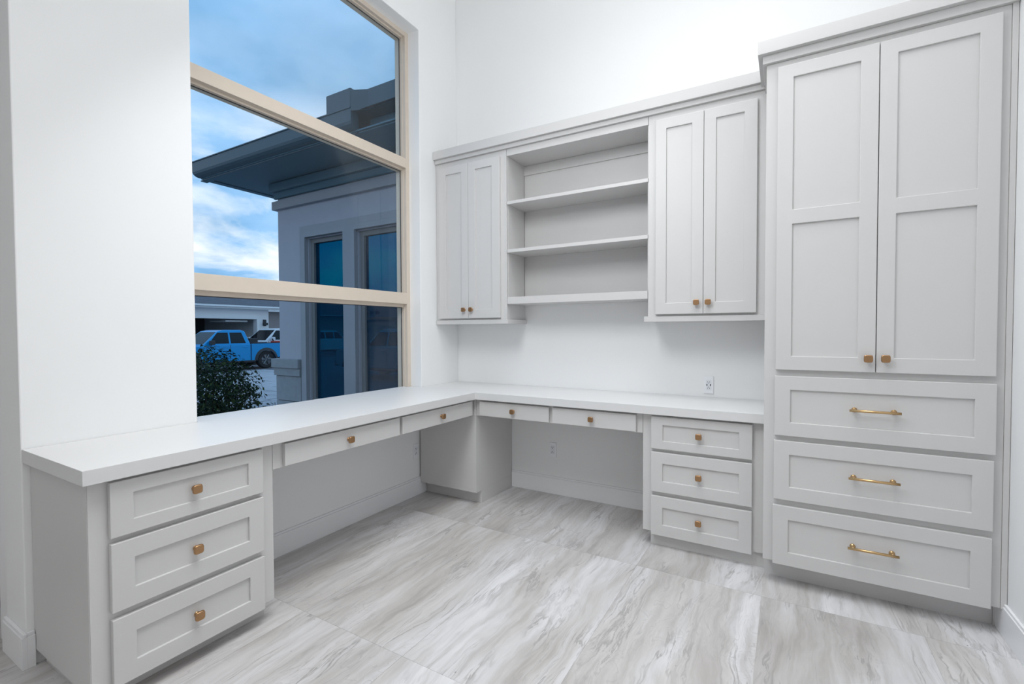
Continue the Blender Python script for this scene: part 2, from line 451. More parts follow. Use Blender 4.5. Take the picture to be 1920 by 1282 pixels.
# ------------------------------------------------------------------ room shell
CZ = 4.0          # ceiling height
YF = -5.4         # hall wall behind the camera
XR = 3.002
WY0, WY1, WZ0, WZ1 = -1.94, -0.442, 0.713, 3.299
fl = struct('floor', MB().box(-1.3, XR, YF, 0.0, -0.12, -0.0012), GROUT, 'floor of large veined grey porcelain tiles')
xs = [0.0, 0.547, 1.094, 1.641, 2.188, 2.735, XR]
xs = [-1.3, -1.094, -0.547] + xs
ys = [0.0, -0.74, -1.81, -2.88, -3.95, -5.02, YF]
for i in range(len(xs) - 1):
    for j in range(len(ys) - 1):
        x0, x1, y1, y0 = xs[i], xs[i + 1], ys[j], ys[j + 1]
        if x1 <= 0 and y1 > -2.5: y1 = min(y1, -2.5) if y0 < -2.5 else None
        if y1 is None: continue
        if y1 - y0 < 0.02: continue
        t_ = MB().box(x0 + 0.0004, x1 - 0.0004, y0 + 0.0004, y1 - 0.0004, -0.0012, 0.0).build('tile', TILE, fl, origin=Vector(((x0 + x1) / 2, (y0 + y1) / 2, 0)) * S)
struct('ceiling', MB().poly([(-1.45, YF - 0.15), (XR + 0.15, YF - 0.15), (XR + 0.15, 0.15), (-0.2, 0.15), (-0.2, -2.36), (-1.45, -2.36)], CZ, CZ + 0.15), CEIL)
struct('wall_back', MB().box(-0.2, XR + 0.15, 0.0, 0.15, -0.12, CZ), WALL)
struct('wall_right', MB().box(XR, XR + 0.15, YF, 0.0, -0.12, CZ), WALL)
struct('wall_front', MB().box(-1.45, XR + 0.15, YF - 0.15, YF, -0.12, CZ), WALL)
# window wall with its opening; the end of it is the stub beside the drawers
YE = -2.505
struct('wall_left', MB(PL).ring(YE, 0.0, -0.12, CZ, -0.2, 0.0, [(WY0, WY1, WZ0, WZ1)], 0.004), WALL, 'white wall with the tall window')
# hall side beyond the wall stub: casing, door and wall above
struct('trim_1', MB().box(-0.30, -0.2, -2.50, -2.38, 0.0, 2.35, 0.002), TRIM, 'painted door casing beside the wall end')
d1 = struct('door_1', MB(PB).ring(-1.12, -0.305, 0.004, 2.33, 2.40, 2.44, [(-1.02, -0.41, 0.15, 1.0), (-1.02, -0.41, 1.1, 2.22)]), HOUSET, 'door in the hall at the edge of view')
for h in ((-1.02, -0.41, 0.15, 1.0), (-1.02, -0.41, 1.1, 2.22)):
    MB(PB).box(h[0], h[1], h[2], h[3], 2.405, 2.43).build('panel', HOUSET, d1)
struct('wall_hall', MB().box(-1.3, -0.2, -2.5, -2.36, 2.36, CZ).box(-1.3, -1.125, -2.5, -2.36, -0.12, 2.36), WALL)
struct('wall_entry', MB().box(-1.45, -1.3, YF, -2.36, -0.12, CZ), WALL)

# baseboards
def bboard(name, boxes):
    mb = MB()
    for (x0, x1, y0, y1, axis) in boxes:
        mb.box(x0, x1, y0, y1, 0.0, 0.112, 0.001)
        # slimmer cap on top of the board
        if axis == 'x+': mb.box(x0, x1 - 0.004, y0, y1, 0.112, 0.124, 0.002)
        elif axis == 'x-': mb.box(x0 + 0.004, x1, y0, y1, 0.112, 0.124, 0.002)
        elif axis == 'y-': mb.box(x0, x1, y0 + 0.004, y1, 0.112, 0.124, 0.002)
    return struct(name, mb, TRIM)
bboard('baseboard_left', [(0.0, 0.0135, -1.890, -0.412, 'x+')])
bboard('baseboard_back', [(0.499, 1.598, -0.0135, 0.0, 'y-')])
bboard('baseboard_right', [(XR - 0.0135, XR, YF, -0.515, 'x-')])
bboard('baseboard_stub', [(0.0, 0.0145, YE, -2.484, 'x+'), (-0.198, 0.0145, YE - 0.0145, YE, 'y-')])

# ------------------------------------------------------------------ window
wn = bpy.data.objects.new('window_1', None); COL.objects.link(wn); ROOT[wn] = Vector((-0.12, -1.19, H)) * S; wn.location = ROOT[wn]
tag(wn, 'tall beige framed window of three panes above the desk', kind='structure')
XG = -0.155
def wpart(name, boxes, m=VINYL, bev=0.0015):
    mb = MB()
    for b_ in boxes: mb.box(*b_, bev)
    return mb.build(name, m, wn)
for ya, yb, yc in ((WY1 - 0.033, WY1, WY1 - 0.037), (WY0, WY0 + 0.033, WY0 + 0.045)):
    inner = (min(ya, yc), max(yb if ya > -1 else ya, yb)) if ya > -1 else (WY0, yc)
    wpart('frame_jamb', [(-0.198, -0.10, ya, yb, WZ0, WZ1),
                         (-0.19, -0.125, (yc if ya > -1 else WY0), (WY1 if ya > -1 else yc - 0.008), WZ0, WZ1)])
wpart('frame_head', [(-0.198, -0.10, WY0 + 0.033, WY1 - 0.033, 3.268, WZ1), (-0.19, -0.125, WY0 + 0.033, WY1 - 0.033, 3.262, 3.28)])
wpart('frame_sill', [(-0.198, -0.158, WY0 + 0.033, WY1 - 0.033, WZ0, 0.745)])
ya, yb = WY0 + 0.0335, WY1 - 0.0335
wpart('rail', [(-0.195, -0.10, ya, yb, 2.335, 2.404), (-0.19, -0.128, ya, yb, 2.322, 2.34)])
wpart('rail', [(-0.195, -0.10, ya, yb, 1.361, 1.440), (-0.19, -0.104, ya, yb, 1.389, 1.4385), (-0.19, -0.13, ya, yb, 1.338, 1.37)])
for z0, z1 in ((0.745, 1.338), (1.44, 2.322), (2.404, 3.262)):
    MB().box(XG - 0.0025, XG + 0.0025, ya - 0.0, yb + 0.0, z0 - 0.004, z1 + 0.004).build('pane', GLASS, wn)
    g = MB(PL).ring(ya, yb, z0 - 0.002, z1 + 0.002, XG + 0.003, XG + 0.007, [(ya + 0.0175, yb - 0.0085, z0 + 0.004, z1 - 0.004)], 0).build('gasket', SEAL, wn)

# ------------------------------------------------------------------ worktop (L-shaped, runs into the window recess)
wt = MB().poly([(0.002, -2.503), (0.516, -2.503), (0.516, -0.510), (2.184, -0.510), (2.184, -0.002), (0.002, -0.002), (0.002, WY1 - 0.003),
                (-0.097, WY1 - 0.003), (-0.097, WY1 - 0.036), (-0.145, WY1 - 0.036), (-0.145, WY0 + 0.036), (-0.097, WY0 + 0.036), (-0.097, WY0 + 0.003), (0.002, WY0 + 0.003)], H - T, H, 0.0012)
tag(wt.build('worktop', COUNTER, origin=Vector((0.26, -1.2, H - T)) * S), 'pale grey L-shaped desk worktop along window and back wall', 'worktop')

# ------------------------------------------------------------------ base drawer cabinets
ZD = ((0.531, 0.704, 0.0445), (0.299, 0.513, 0.060), (0.065, 0.277, 0.060))
def drawers(root, M, u0, u1, n0, n1, ku):
    for z0, z1, r in ZD:
        front(root, 'drawer', M, u0, u1, z0, z1, n0, n1, [(u0 + 0.061, u1 - 0.059, z0 + r, z1 - r)], ('knob', ku, (z0 + z1) / 2 + 0.001))
c1 = thing('drawer_cabinet', (0.25, -2.19, 0), 'pale grey three-drawer base cabinet at the open end of the desk, under the window wall', 'cabinet')
MB(PL).box(-2.479, -1.897, 0.078, ZB, 0.002, 0.474).build('body', PAINT, c1)
MB(PL).box(-2.481, -1.895, 0.076, ZB, 0.4745, 0.476).build('face_frame', PAINT, c1)
MB(PL).box(-2.483, -2.470, 0.056, ZB, 0.002, 0.474, 0.0008).build('end_panel', PAINT, c1)
MB(PL).box(-2.46, -1.905, 0.0, 0.078, 0.02, 0.420).build('toe_kick', PAINT, c1)
drawers(c1, PL, -2.433, -1.945, 0.476, 0.496, -2.192)
c2 = thing('drawer_cabinet', (1.89, -0.25, 0), 'pale grey three-drawer base cabinet on the back wall beside the tall cabinet', 'cabinet')
MB(PB).box(1.602, 2.183, 0.078, ZB, 0.002, 0.468).build('body', PAINT, c2)
MB(PB).box(1.600, 2.184, 0.076, ZB, 0.4685, 0.470).build('face_frame', PAINT, c2)
MB(PB).box(1.638, 2.1875, 0.0, 0.0755, 0.02, 0.452).build('toe_kick', PAINT, c2)
drawers(c2, PB, 1.647, 2.134, 0.470, 0.490, 1.889)

# ------------------------------------------------------------------ pencil drawer units over the knee spaces
a1 = thing('desk_drawer_unit', (0.25, -1.2, 0.604), 'shallow two-drawer unit under the worktop below the window', 'drawers')
MB(PL).box(-1.893, -0.478, 0.604, ZB, 0.455, 0.476, 0.001).build('apron', PAINT, a1)
MB(PL).box(-1.893, -0.478, 0.62, ZB, 0.10, 0.454).build('drawer_box', PAINT, a1)
slab(a1, 'drawer', PL, -1.851, -1.184, 0.6105, 0.7035, 0.476, 0.496, -1.525, 0.6575)
slab(a1, 'drawer', PL, -1.164, -0.513, 0.6105, 0.7035, 0.476, 0.496, -0.838, 0.6575)
a2 = thing('desk_drawer_unit', (1.05, -0.25, 0.604), 'shallow two-drawer unit under the worktop along the back wall', 'drawers')
MB(PB).box(0.499, 1.598, 0.604, ZB, 0.455, 0.470, 0.001).build('apron', PAINT, a2)
MB(PB).box(0.499, 1.598, 0.62, ZB, 0.10, 0.454).build('drawer_box', PAINT, a2)
slab(a2, 'drawer', PB, 0.535, 1.038, 0.6105, 0.7035, 0.470, 0.490, 0.793, 0.6575)
slab(a2, 'drawer', PB, 1.062, 1.565, 0.6105, 0.7035, 0.470, 0.490, 1.3105, 0.6575)
cc = thing('corner_cabinet', (0.25, -0.24, 0), 'plain pale grey corner pedestal under the bend of the worktop', 'cabinet')
MB().box(0.014, 0.496, -0.475, -0.003, 0.085, ZB, 0.0012).build('body', PAINT, cc)
MB().box(0.015, 0.4965, -0.411, -0.003, 0.0, 0.085, 0.0008).build('toe_kick', PAINT, cc)
MB().box(0.478, 0.4985, -0.4775, -0.458, 0.604, ZB, 0.001).build('corner_post', PAINT, cc)

# ------------------------------------------------------------------ wall cabinets and open shelves
UZ0, UZ1 = 1.255, 2.359
def upper(label, x0, x1, doors, knobs, rx0, rx1):
    t = thing('wall_cabinet', ((x0 + x1) / 2, -0.13, 1.214), label, 'cabinet')
    MB(PB).box(x0 + 0.001, x1 - 0.001, 1.2455, 2.44, 0.002, 0.244).build('body', PAINT, t)
    MB(PB).box(x0, x1, 1.2445, 2.44, 0.2445, 0.262, 0.001).build('face_frame', PAINT, t)
    MB(PB).box(rx0, rx1, 1.2135, 1.244, 0.002, 0.273, 0.001).build('light_rail', PAINT, t)
    for (u0, u1, a, b), ku in zip(doors, knobs):
        front(t, 'door', PB, u0, u1, UZ0, UZ1, 0.262, 0.282, [(a, b, 1.318, 2.303)], ('knob', ku, 1.3165))
    return t
upper('pale grey two-door wall cabinet in the corner beside the window', 0.003, 0.612,
      ((0.039, 0.302, 0.103, 0.244), (0.304, 0.567, 0.365, 0.503)), (0.2705, 0.3345), 0.003, 0.626)
upper('pale grey two-door wall cabinet between the open shelves and the tall cabinet', 1.572, 2.184,
      ((1.617, 1.8745, 1.677, 1.814), (1.8765, 2.135, 1.937, 2.074)), (1.8425, 1.9025), 1.551, 2.184)
sh = thing('shelf_unit', (1.09, -0.13, 1.348), 'open shelf unit of three bays between the two wall cabinets', 'shelf')
MB(PB).box(0.614, 1.570, 1.349, 2.44, 0.002, 0.012).build('back_panel', PAINT, sh)
MB(PB).box(0.614, 1.570, 2.3525, 2.44, 0.0125, 0.262, 0.001).build('top_rail', PAINT, sh)
MB(PB).box(0.614, 1.570, 2.285, 2.352, 0.0125, 0.022, 0.001).build('hanging_cleat', PAINT, sh)
MB(PB).box(0.614, 0.618, 1.396, 2.352, 0.0225, 0.250).build('side_panel', PAINT, sh)
MB(PB).box(1.566, 1.570, 1.396, 2.352, 0.0225, 0.250).build('side_panel', PAINT, sh)
for z0, z1 in ((2.026, 2.047), (1.698, 1.720), (1.348, 1.3955)):
    MB(PB).box(0.6145, 1.5695, z0, z1, 0.0125, 0.261, 0.001).build('shelf', PAINT, sh)
cr = thing('crown_moulding', (1.09, -0.28, 2.399), 'stepped crown moulding running over the wall cabinets and open shelves', 'moulding')
MB(PB).box(0.003, 2.184, 2.427, 2.487, 0.2630, 0.298, 0.001).build('fascia_board', PAINT, cr)
MB(PB).box(0.003, 2.184, 2.399, 2.4268, 0.2630, 0.279, 0.001).build('step_board', PAINT, cr)

# ------------------------------------------------------------------ tall cabinet
tl = thing('tall_cabinet', (2.59, -0.29, 0), 'tall pale grey cabinet with two panelled doors over three wide drawers', 'cabinet')
MB(PB).box(2.187, 2.981, 0.106, 2.3615, 0.002, 0.569).build('body', PAINT, tl)
MB(PB).box(2.1855, 2.983, 0.104, 2.3615, 0.5695, 0.588, 0.001).build('face_frame', PAINT, tl)
MB(PB).box(2.9835, 3.0005, 0.104, 2.39, 0.30, 0.592, 0.001).build('filler_strip', PAINT, tl)
MB(PB).box(2.188, 2.9825, 0.0, 0.105, 0.02, 0.511).box(2.983, 3.0005, 0.0, 0.1035, 0.30, 0.518).build('toe_kick', PAINT, tl)
mb = MB(PB).box(2.151, 3.0005, 2.398, 2.456, 0.302, 0.628, 0.001)
mb.build('crown_fascia', PAINT, tl)
MB(PB).box(2.170, 3.0005, 2.362, 2.3978, 0.302, 0.605, 0.001).build('crown_step', PAINT, tl)
TH = lambda a, b: [(a, b, 1.0465, 1.632), (a, b, 1.695, 2.275)]
front(tl, 'door', PB, 2.231, 2.5915, 0.985, 2.332, 0.588, 0.608, TH(2.291, 2.531), ('knob', 2.5655, 1.043))
front(tl, 'door', PB, 2.5945, 2.955, 0.985, 2.332, 0.588, 0.608, TH(2.652, 2.893), ('knob', 2.6225, 1.044))
for (z0, z1), (u0, u1), pv in zip(((0.688, 0.957), (0.397, 0.665), (0.100, 0.370)), ((2.229, 2.958), (2.227, 2.954), (2.225, 2.953)), (0.8245, 0.538, 0.242)):
    front(tl, 'drawer', PB, u0, u1, z0, z1, 0.588, 0.608, [(u0 + 0.061, u1 - 0.061, z0 + 0.0615, z1 - 0.0615)], ('pull', 2.5895, pv))

# ------------------------------------------------------------------ outlets
def outlet(label, M, u, v, n=0.0, usb=False):
    t = thing('wall_outlet', M(u, v, n), label, 'outlet')
    MB(M).box(u - 0.0265, u + 0.0265, v - 0.052, v + 0.052, n, n + 0.006, 0.0015).build('cover_plate', PLATE, t)
    MB(M).box(u - 0.0155, u + 0.0155, v - 0.030, v + 0.030, n + 0.006, n + 0.0075, 0.0006).build('receptacle', PLATE2, t)
    k = n + 0.0076
    def slot(name, a, b, w, h): MB(M).box(u + a - w, u + a + w, v + b - h, v + b + h, k, k + 0.0006).build(name, BLACK, t)
    for sgn in (1, -1):
        slot('slot', -0.0055, sgn * 0.019, 0.0010, 0.0036); slot('slot', 0.0055, sgn * 0.019, 0.0010, 0.0030)
        slot('slot', 0.0, sgn * 0.0115, 0.0020, 0.0020)
    if usb:
        slot('usb_port', -0.0095, 0.0, 0.0024, 0.0058); slot('usb_port', 0.0095, 0.0, 0.0024, 0.0058)
    MB(M).tube([(u, v + 0.043, n + 0.0055), (u, v + 0.043, n + 0.0067)], 0.0018, 8).build('screw', PLATE2, t)
    MB(M).tube([(u, v - 0.043, n + 0.0055), (u, v - 0.043, n + 0.0067)], 0.0018, 8).build('screw', PLATE2, t)
    return t
outlet('white outlet with two charging ports on the back wall above the worktop', PB, 1.870, 0.834, 0.0005, True)
outlet('white outlet on the back wall under the desk drawers', PB, 0.834, 0.314, 0.0005)
outlet('white outlet on the window wall under the desk, beside the corner pedestal', PL, -0.513, 0.314, 0.0005)

# ================================================================== outdoors
GZ = -0.47
gd = struct('driveway', MB().box(-60, -0.2, -45, 45, GZ - 0.2, GZ - 0.02), ASPHALT, 'driveway and forecourt outside the window')
rs = random.Random(3)
y = 0.3
while y < 9.0:                                    # courses of flat paving stones between the bush and the parked truck
    dy = rs.uniform(0.42, 0.62)
    x = -3.6 - rs.uniform(0, 0.4)
    while x > -17.0:
        dx = rs.uniform(0.7, 1.15)
        t0 = (y + 3.05) / (2.377 + 0.1 - 0) if False else None
        lo = 0.28 * (-x) - 0.9
        if lo < y < 0.62 * (-x) + 1.2:
            j = lambda: rs.uniform(-0.025, 0.025)
            pts = [(x - dx + 0.02 + j(), y + 0.015 + j()), (x - 0.02 + j(), y + 0.015 + j()), (x - 0.02 + j(), y + dy - 0.015 + j()), (x - dx + 0.02 + j(), y + dy - 0.015 + j())]
            MB().poly(pts, GZ - 0.022, GZ + rs.uniform(-0.004, 0.006), 0.006).build('paving_stone', STONE, gd, origin=Vector((x, y, GZ)) * S)
        x -= dx
    y += dy
struct('ground_bed', MB().box(-5.6, -0.25, -4.2, 1.9, GZ - 0.02, GZ + 0.02), SOIL, 'planting bed under the window')

# wing of the same house (windowed wall facing the desk window)
wg = thing('house_wing', (-3.0, 4.0, GZ), 'stucco wing of the house with deep eaves and dark tinted windows, seen through the window', 'building')
YW, XC = 2.5, -6.08
wins = [(-5.195, -4.24), (-3.915, -2.50)]
HZ, SZ = 2.83, -0.135
MB(PB).ring(XC, -0.25, GZ - 0.02, 3.95, -2.7, -YW, [(a, b, SZ, HZ) for a, b in wins], 0.0).build('wall', STUCCO, wg)
MB().box(XC, XC + 0.2, 2.72, 7.0, GZ - 0.02, 3.95).build('side_wall', STUCCO, wg)
# stucco surround, proud of the wall
MB(PB).ring(-5.385, -2.2, GZ, 3.06, -YW + 0.001, -YW + 0.05, [(a - 0.02, b + 0.02, SZ - 0.02, HZ + 0.02) for a, b in wins], 0.006).build('window_surround', STUCCO_TRIM, wg)
MB(PB).ring(-5.29, -2.4, GZ, 2.95, -YW + 0.05, -YW + 0.075, [(a - 0.02, b + 0.02, SZ - 0.02, HZ + 0.02) for a, b in wins], 0.006).build('window_casing', STUCCO_TRIM, wg)
for a, b in wins:
    f = MB(PB).ring(a, b, SZ, HZ, -2.62, -2.54, [(a + 0.085, b - 0.085, SZ + 0.09, HZ - 0.075)], 0.006).build('window', WFRAME, wg)
    MB(PB).box(a + 0.08, b - 0.08, SZ + 0.085, HZ - 0.07, -2.60, -2.585).build('pane', TINT, f)
# frieze band, crown and eaves
MB().box(XC - 0.085, -0.25, 2.43, 2.499, 3.455, 3.61, 0.004).box(XC - 0.085, XC - 0.001, 2.4995, 7.0, 3.455, 3.61, 0.004).build('frieze_band', STUCCO_TRIM, wg)
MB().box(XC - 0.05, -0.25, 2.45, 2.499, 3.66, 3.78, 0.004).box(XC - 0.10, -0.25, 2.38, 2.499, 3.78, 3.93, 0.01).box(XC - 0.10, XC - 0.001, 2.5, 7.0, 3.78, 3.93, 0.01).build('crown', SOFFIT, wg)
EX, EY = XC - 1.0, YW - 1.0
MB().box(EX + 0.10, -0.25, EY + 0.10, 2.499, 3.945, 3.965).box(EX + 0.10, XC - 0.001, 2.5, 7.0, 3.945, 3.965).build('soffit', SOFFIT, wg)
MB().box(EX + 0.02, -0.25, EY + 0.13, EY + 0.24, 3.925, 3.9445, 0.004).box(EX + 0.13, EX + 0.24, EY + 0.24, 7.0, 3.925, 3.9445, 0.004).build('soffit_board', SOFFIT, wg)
def gutter(mb, pts, horizontal):
    pass
# gutter profile swept round the corner: outer face with a rolled lower edge
prof = [(0.00, 4.245), (0.00, 4.06), (0.012, 4.02), (0.04, 3.985), (0.07, 3.965), (0.115, 3.955), (0.115, 3.925), (0.135, 3.925), (0.135, 4.245)]
gm = MB()
XE = -2.92
for (p0, q0), (p1, q1) in zip(prof, prof[1:] + prof[:1]):
    a = lambda p, q: (EX + p, EY + p, q)
    gm.quad((XE, EY + p0, q0), a(p0, q0), a(p1, q1), (XE, EY + p1, q1))
    gm.quad(a(p0, q0), (EX + p0, 7.0, q0), (EX + p1, 7.0, q1), a(p1, q1))
gm.bm.faces.new([gm.bm.verts.new(Vector((XE, EY + p, q)) * S) for p, q in prof])
bmesh.ops.remove_doubles(gm.bm, verts=gm.bm.verts, dist=0.0005)
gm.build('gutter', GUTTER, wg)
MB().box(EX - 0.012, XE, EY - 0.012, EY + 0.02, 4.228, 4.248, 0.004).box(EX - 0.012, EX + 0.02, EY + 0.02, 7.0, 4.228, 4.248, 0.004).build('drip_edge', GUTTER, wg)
rf = MB()
rf.quad((EX + 0.05, EY + 0.05, 4.20), (XE, EY + 0.05, 4.20), (XE, 4.6, 4.9), (XC + 2.2, 4.6, 4.9))
rf.quad((EX + 0.05, EY + 0.05, 4.20), (XC + 2.2, 4.6, 4.9), (XC + 2.2, 7.0, 4.9), (EX + 0.05, 7.0, 4.20))
rf.quad((XE, EY + 0.05, 4.20), (-0.25, EY + 0.05, 4.20), (-0.25, 4.6, 4.9), (XE, 4.6, 4.9))
rf.build('roof', SHINGLE, wg)
# raised end box of the eave and the higher gutter next to it
MB().box(-3.42, -2.92, EY - 0.005, EY + 0.5, 4.235, 4.505, 0.012).build('eave_box', GUTTER, wg)
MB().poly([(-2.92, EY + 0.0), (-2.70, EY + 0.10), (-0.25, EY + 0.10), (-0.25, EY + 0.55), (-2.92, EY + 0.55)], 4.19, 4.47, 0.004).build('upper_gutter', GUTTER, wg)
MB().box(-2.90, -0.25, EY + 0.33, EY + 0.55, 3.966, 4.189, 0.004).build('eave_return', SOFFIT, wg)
# cast stone pier at the foot
pier = MB(PB)
MB().box(XC - 0.12, -5.40, 2.39, 2.499, 0.49, 0.657, 0.008).box(XC - 0.12, XC - 0.001, 2.4995, 6.9, 0.49, 0.657, 0.008).build('stone_cap', CASTSTONE, wg)
MB().box(XC - 0.08, -5.40, 2.42, 2.499, 0.345, 0.489, 0.006).box(XC - 0.08, XC - 0.001, 2.4995, 6.9, 0.345, 0.489, 0.006).build('stone_block', CASTSTONE, wg)
for z0, z1 in ((-0.125, 0.338), (GZ - 0.02, -0.135)):
    MB().box(XC - 0.055, -5.40, 2.45, 2.499, z0, z1, 0.008).box(XC - 0.055, XC - 0.001, 2.4995, 6.9, z0, z1, 0.008).build('stone_block', CASTSTONE, wg)

# ------------------------------------------------------------------ vehicles (metres; nose towards local +x, left side +y)
def prism_y(mb, pts, y0, y1, bev=0.0):
    """side outline (x, z) extruded across the width"""
    b = bmesh.new()
    A = [b.verts.new(Vector((p[0], y0, p[1]))) for p in pts]; B = [b.verts.new(Vector((p[0], y1, p[1]))) for p in pts]
    b.faces.new(A); b.faces.new(B)
    for i in range(len(pts)):
        j = (i + 1) % len(pts); b.faces.new([A[i], A[j], B[j], B[i]])
    bmesh.ops.recalc_face_normals(b, faces=b.faces)
    if bev > 0: bmesh.ops.bevel(b, geom=[e for e in b.edges if e.calc_face_angle(0) > 0.6], offset=bev, segments=2, affect='EDGES', profile=0.5)
    mb._merge(b)
def arch(cx, cz, r, n=9):
    return [(cx + r * math.cos(math.pi * k / n), cz + r * math.sin(math.pi * k / n)) for k in range(n + 1)]
def wheel_parts(parent, x, y, r, w, side):
    mb = MB(PW, 1.0)
    prof = [(r * 0.62, -w / 2), (r * 0.93, -w / 2), (r, -w * 0.36), (r, w * 0.36), (r * 0.93, w / 2), (r * 0.62, w / 2)]
    n = 32
    rings = [[mb.bm.verts.new((x + rr * math.cos(2 * math.pi * k / n), y + yy, r + rr * math.sin(2 * math.pi * k / n))) for k in range(n)] for rr, yy in prof]
    rings.append(rings[0])
    for A, B in zip(rings, rings[1:]):
        for k in range(n): mb.bm.faces.new([A[k], A[(k + 1) % n], B[(k + 1) % n], B[k]])
    wl = mb.build('wheel', TYRE, parent, smooth=False)
    hb = MB(PW, 1.0)
    yo = y + side * w * 0.30
    hb.tube([(x, yo - side * 0.10, r), (x, yo, r)], r * 0.60, 24)
    hb.tube([(x, yo, r), (x, yo + side * 0.05, r)], [r * 0.16, r * 0.13], 12)
    for k in range(6):
        a = math.pi * 2 * k / 6
        hb.tube([(x + r * 0.14 * math.cos(a), yo + side * 0.03, r + r * 0.14 * math.sin(a)), (x + r * 0.60 * math.cos(a), yo + side * 0.02, r + r * 0.60 * math.sin(a))], [0.045, 0.055], 6)
    hb.tube([(x + r * 0.6 * math.cos(a), yo + side * 0.02, r + r * 0.6 * math.sin(a)) for a in [2 * math.pi * k / 24 for k in range(25)]], 0.018, 6, False)
    hb.build('rim', RIM, wl)
def local_build(mb, name, m, root):
    """mesh in the vehicle's own frame"""
    keep = ROOT[root]; ROOT[root] = Vector((0, 0, 0))
    o = mb.build(name, m, root); ROOT[root] = keep
    return o
def vehicle(name, loc, rz, label, cat, paint, wagon=False, flares=True, group=None, r=0.40, fr=0.60):
    t = thing(name, loc, label, cat, group)
    t.rotation_euler = (0, 0, rz)
    keep = ROOT[t]; ROOT[t] = Vector((0, 0, 0))
    Lf, Lr, hw = 2.85, -2.95, 0.96
    ax, rx = 1.92, -1.72
    # lower body with wheel arches
    body = MB(PW, 1.0)
    low = [(Lr, 0.55), (Lr, 1.02 if not wagon else 1.10)]
    top = 1.16
    pts = [(Lr, 0.62), (rx - 0.5, 0.50)] + arch(rx, 0.42, 0.50)[::-1] + [(rx + 0.52, 0.42), (ax - 0.52, 0.42)] + arch(ax, 0.42, 0.50)[::-1] + [(ax + 0.52, 0.44), (Lf, 0.52), (Lf + 0.02, 0.95), (Lf - 0.12, 1.10), (1.35, 1.20), (1.20, 1.22), (-0.92, 1.24)]
    if wagon: pts.append((Lr, 1.25))
    else:
        k = pts.index((rx + 0.52, 0.42))
        bedp = pts[:k] + [(-0.95, 0.42), (-0.95, 1.25), (Lr, 1.25)]
        pts = [(-0.92, 0.42)] + pts[k + 1:]
    prism_y(body, pts, -hw, hw, 0.03)
    o = body.build('body', paint, t)
    if not wagon:
        for s in (-1, 1):
            bs = MB(PW, 1.0); prism_y(bs, bedp, min(s * hw, s * (hw - 0.09)), max(s * hw, s * (hw - 0.09)), 0.015); bs.build('bed_side', paint, t)
        MB(PW, 1.0).box(Lr + 0.02, -0.96, -hw + 0.095, hw - 0.095, 0.80, 0.84).build('bed_floor', PLASTIC, t)
        MB(PW, 1.0).box(Lr, Lr + 0.06, -hw + 0.095, hw - 0.095, 0.70, 1.24, 0.01).build('tailgate', paint, t)
    # greenhouse
    cab = MB(PW, 1.0)
    rear = -0.92 if not wagon else Lr + 0.1
    cp = [(1.30, 1.20), (0.55, 1.86), (0.25, 1.93), ((rear + 0.38) if not wagon else rear + 0.35, 1.93), ((rear + 0.20), 1.86), (rear, 1.22)]
    bm = cab.bm
    inset = lambda z: hw - 0.02 - (z - 1.2) * 0.24
    A = [bm.verts.new(Vector((p[0], -inset(p[1]), p[1]))) for p in cp]; B = [bm.verts.new(Vector((p[0], inset(p[1]), p[1]))) for p in cp]
    bm.faces.new(A); bm.faces.new(B)
    for i in range(len(cp)):
        j = (i + 1) % len(cp); bm.faces.new([A[i], A[j], B[j], B[i]])
    bmesh.ops.bevel(bm, geom=list(bm.edges), offset=0.03, segments=2, affect='EDGES', profile=0.5)
    cab.build('cab', paint, t)
    # side windows, windscreen and rear window: thin glass set proud of the metal
    def wpoly(pts3, nm):
        mb = MB(PW, 1.0)
        mb.bm.faces.new([mb.bm.verts.new(Vector(p)) for p in pts3])
        ext = bmesh.ops.solidify(mb.bm, geom=list(mb.bm.faces), thickness=0.012)
        mb.build(nm, CARGLASS, t)
    splits = [(-0.70, 0.02), (0.10, 1.02)] if not wagon else [(-2.65, -1.70), (-1.60, -0.70), (-0.62, 0.10), (0.18, 1.02)]
    for s in (-1, 1):
        for k, (a, b) in enumerate(splits):
            z0, z1 = 1.29, 1.80
            y0, y1 = s * (inset(z0) + 0.006), s * (inset(z1) + 0.006)
            first, last = k == 0, k == len(splits) - 1
            q = [(a, y0, z0), (b, y0, z0)]
            if last: q += [(0.58, y1, z1), (a, y1, z1)]
            else: q += [(b, y1, z1), (a + (0.16 if first else 0), y1, z1)]
            wpoly(q, 'side_window')
        # mirror and door handles
        MB(PW, 1.0).box(0.86, 1.04, min(s * 0.98, s * 1.20), max(s * 0.98, s * 1.20), 1.24, 1.44, 0.03).build('mirror', paint if not flares else PLASTIC, t)
        for xh in ((-0.62, 0.22) if not wagon else (-1.0, 0.05)):
            MB(PW, 1.0).box(xh - 0.1, xh + 0.1, min(s * 0.955, s * 0.985), max(s * 0.955, s * 0.985), 1.08, 1.12, 0.01).build('door_handle', paint, t)
        for xs_ in ((-0.93, 0.06, 1.12)):
            MB(PW, 1.0).box(xs_ - 0.008, xs_ + 0.008, min(s * 0.95, s * 0.964), max(s * 0.95, s * 0.964), 0.50, 1.22).build('door_seam', PLASTIC, t)
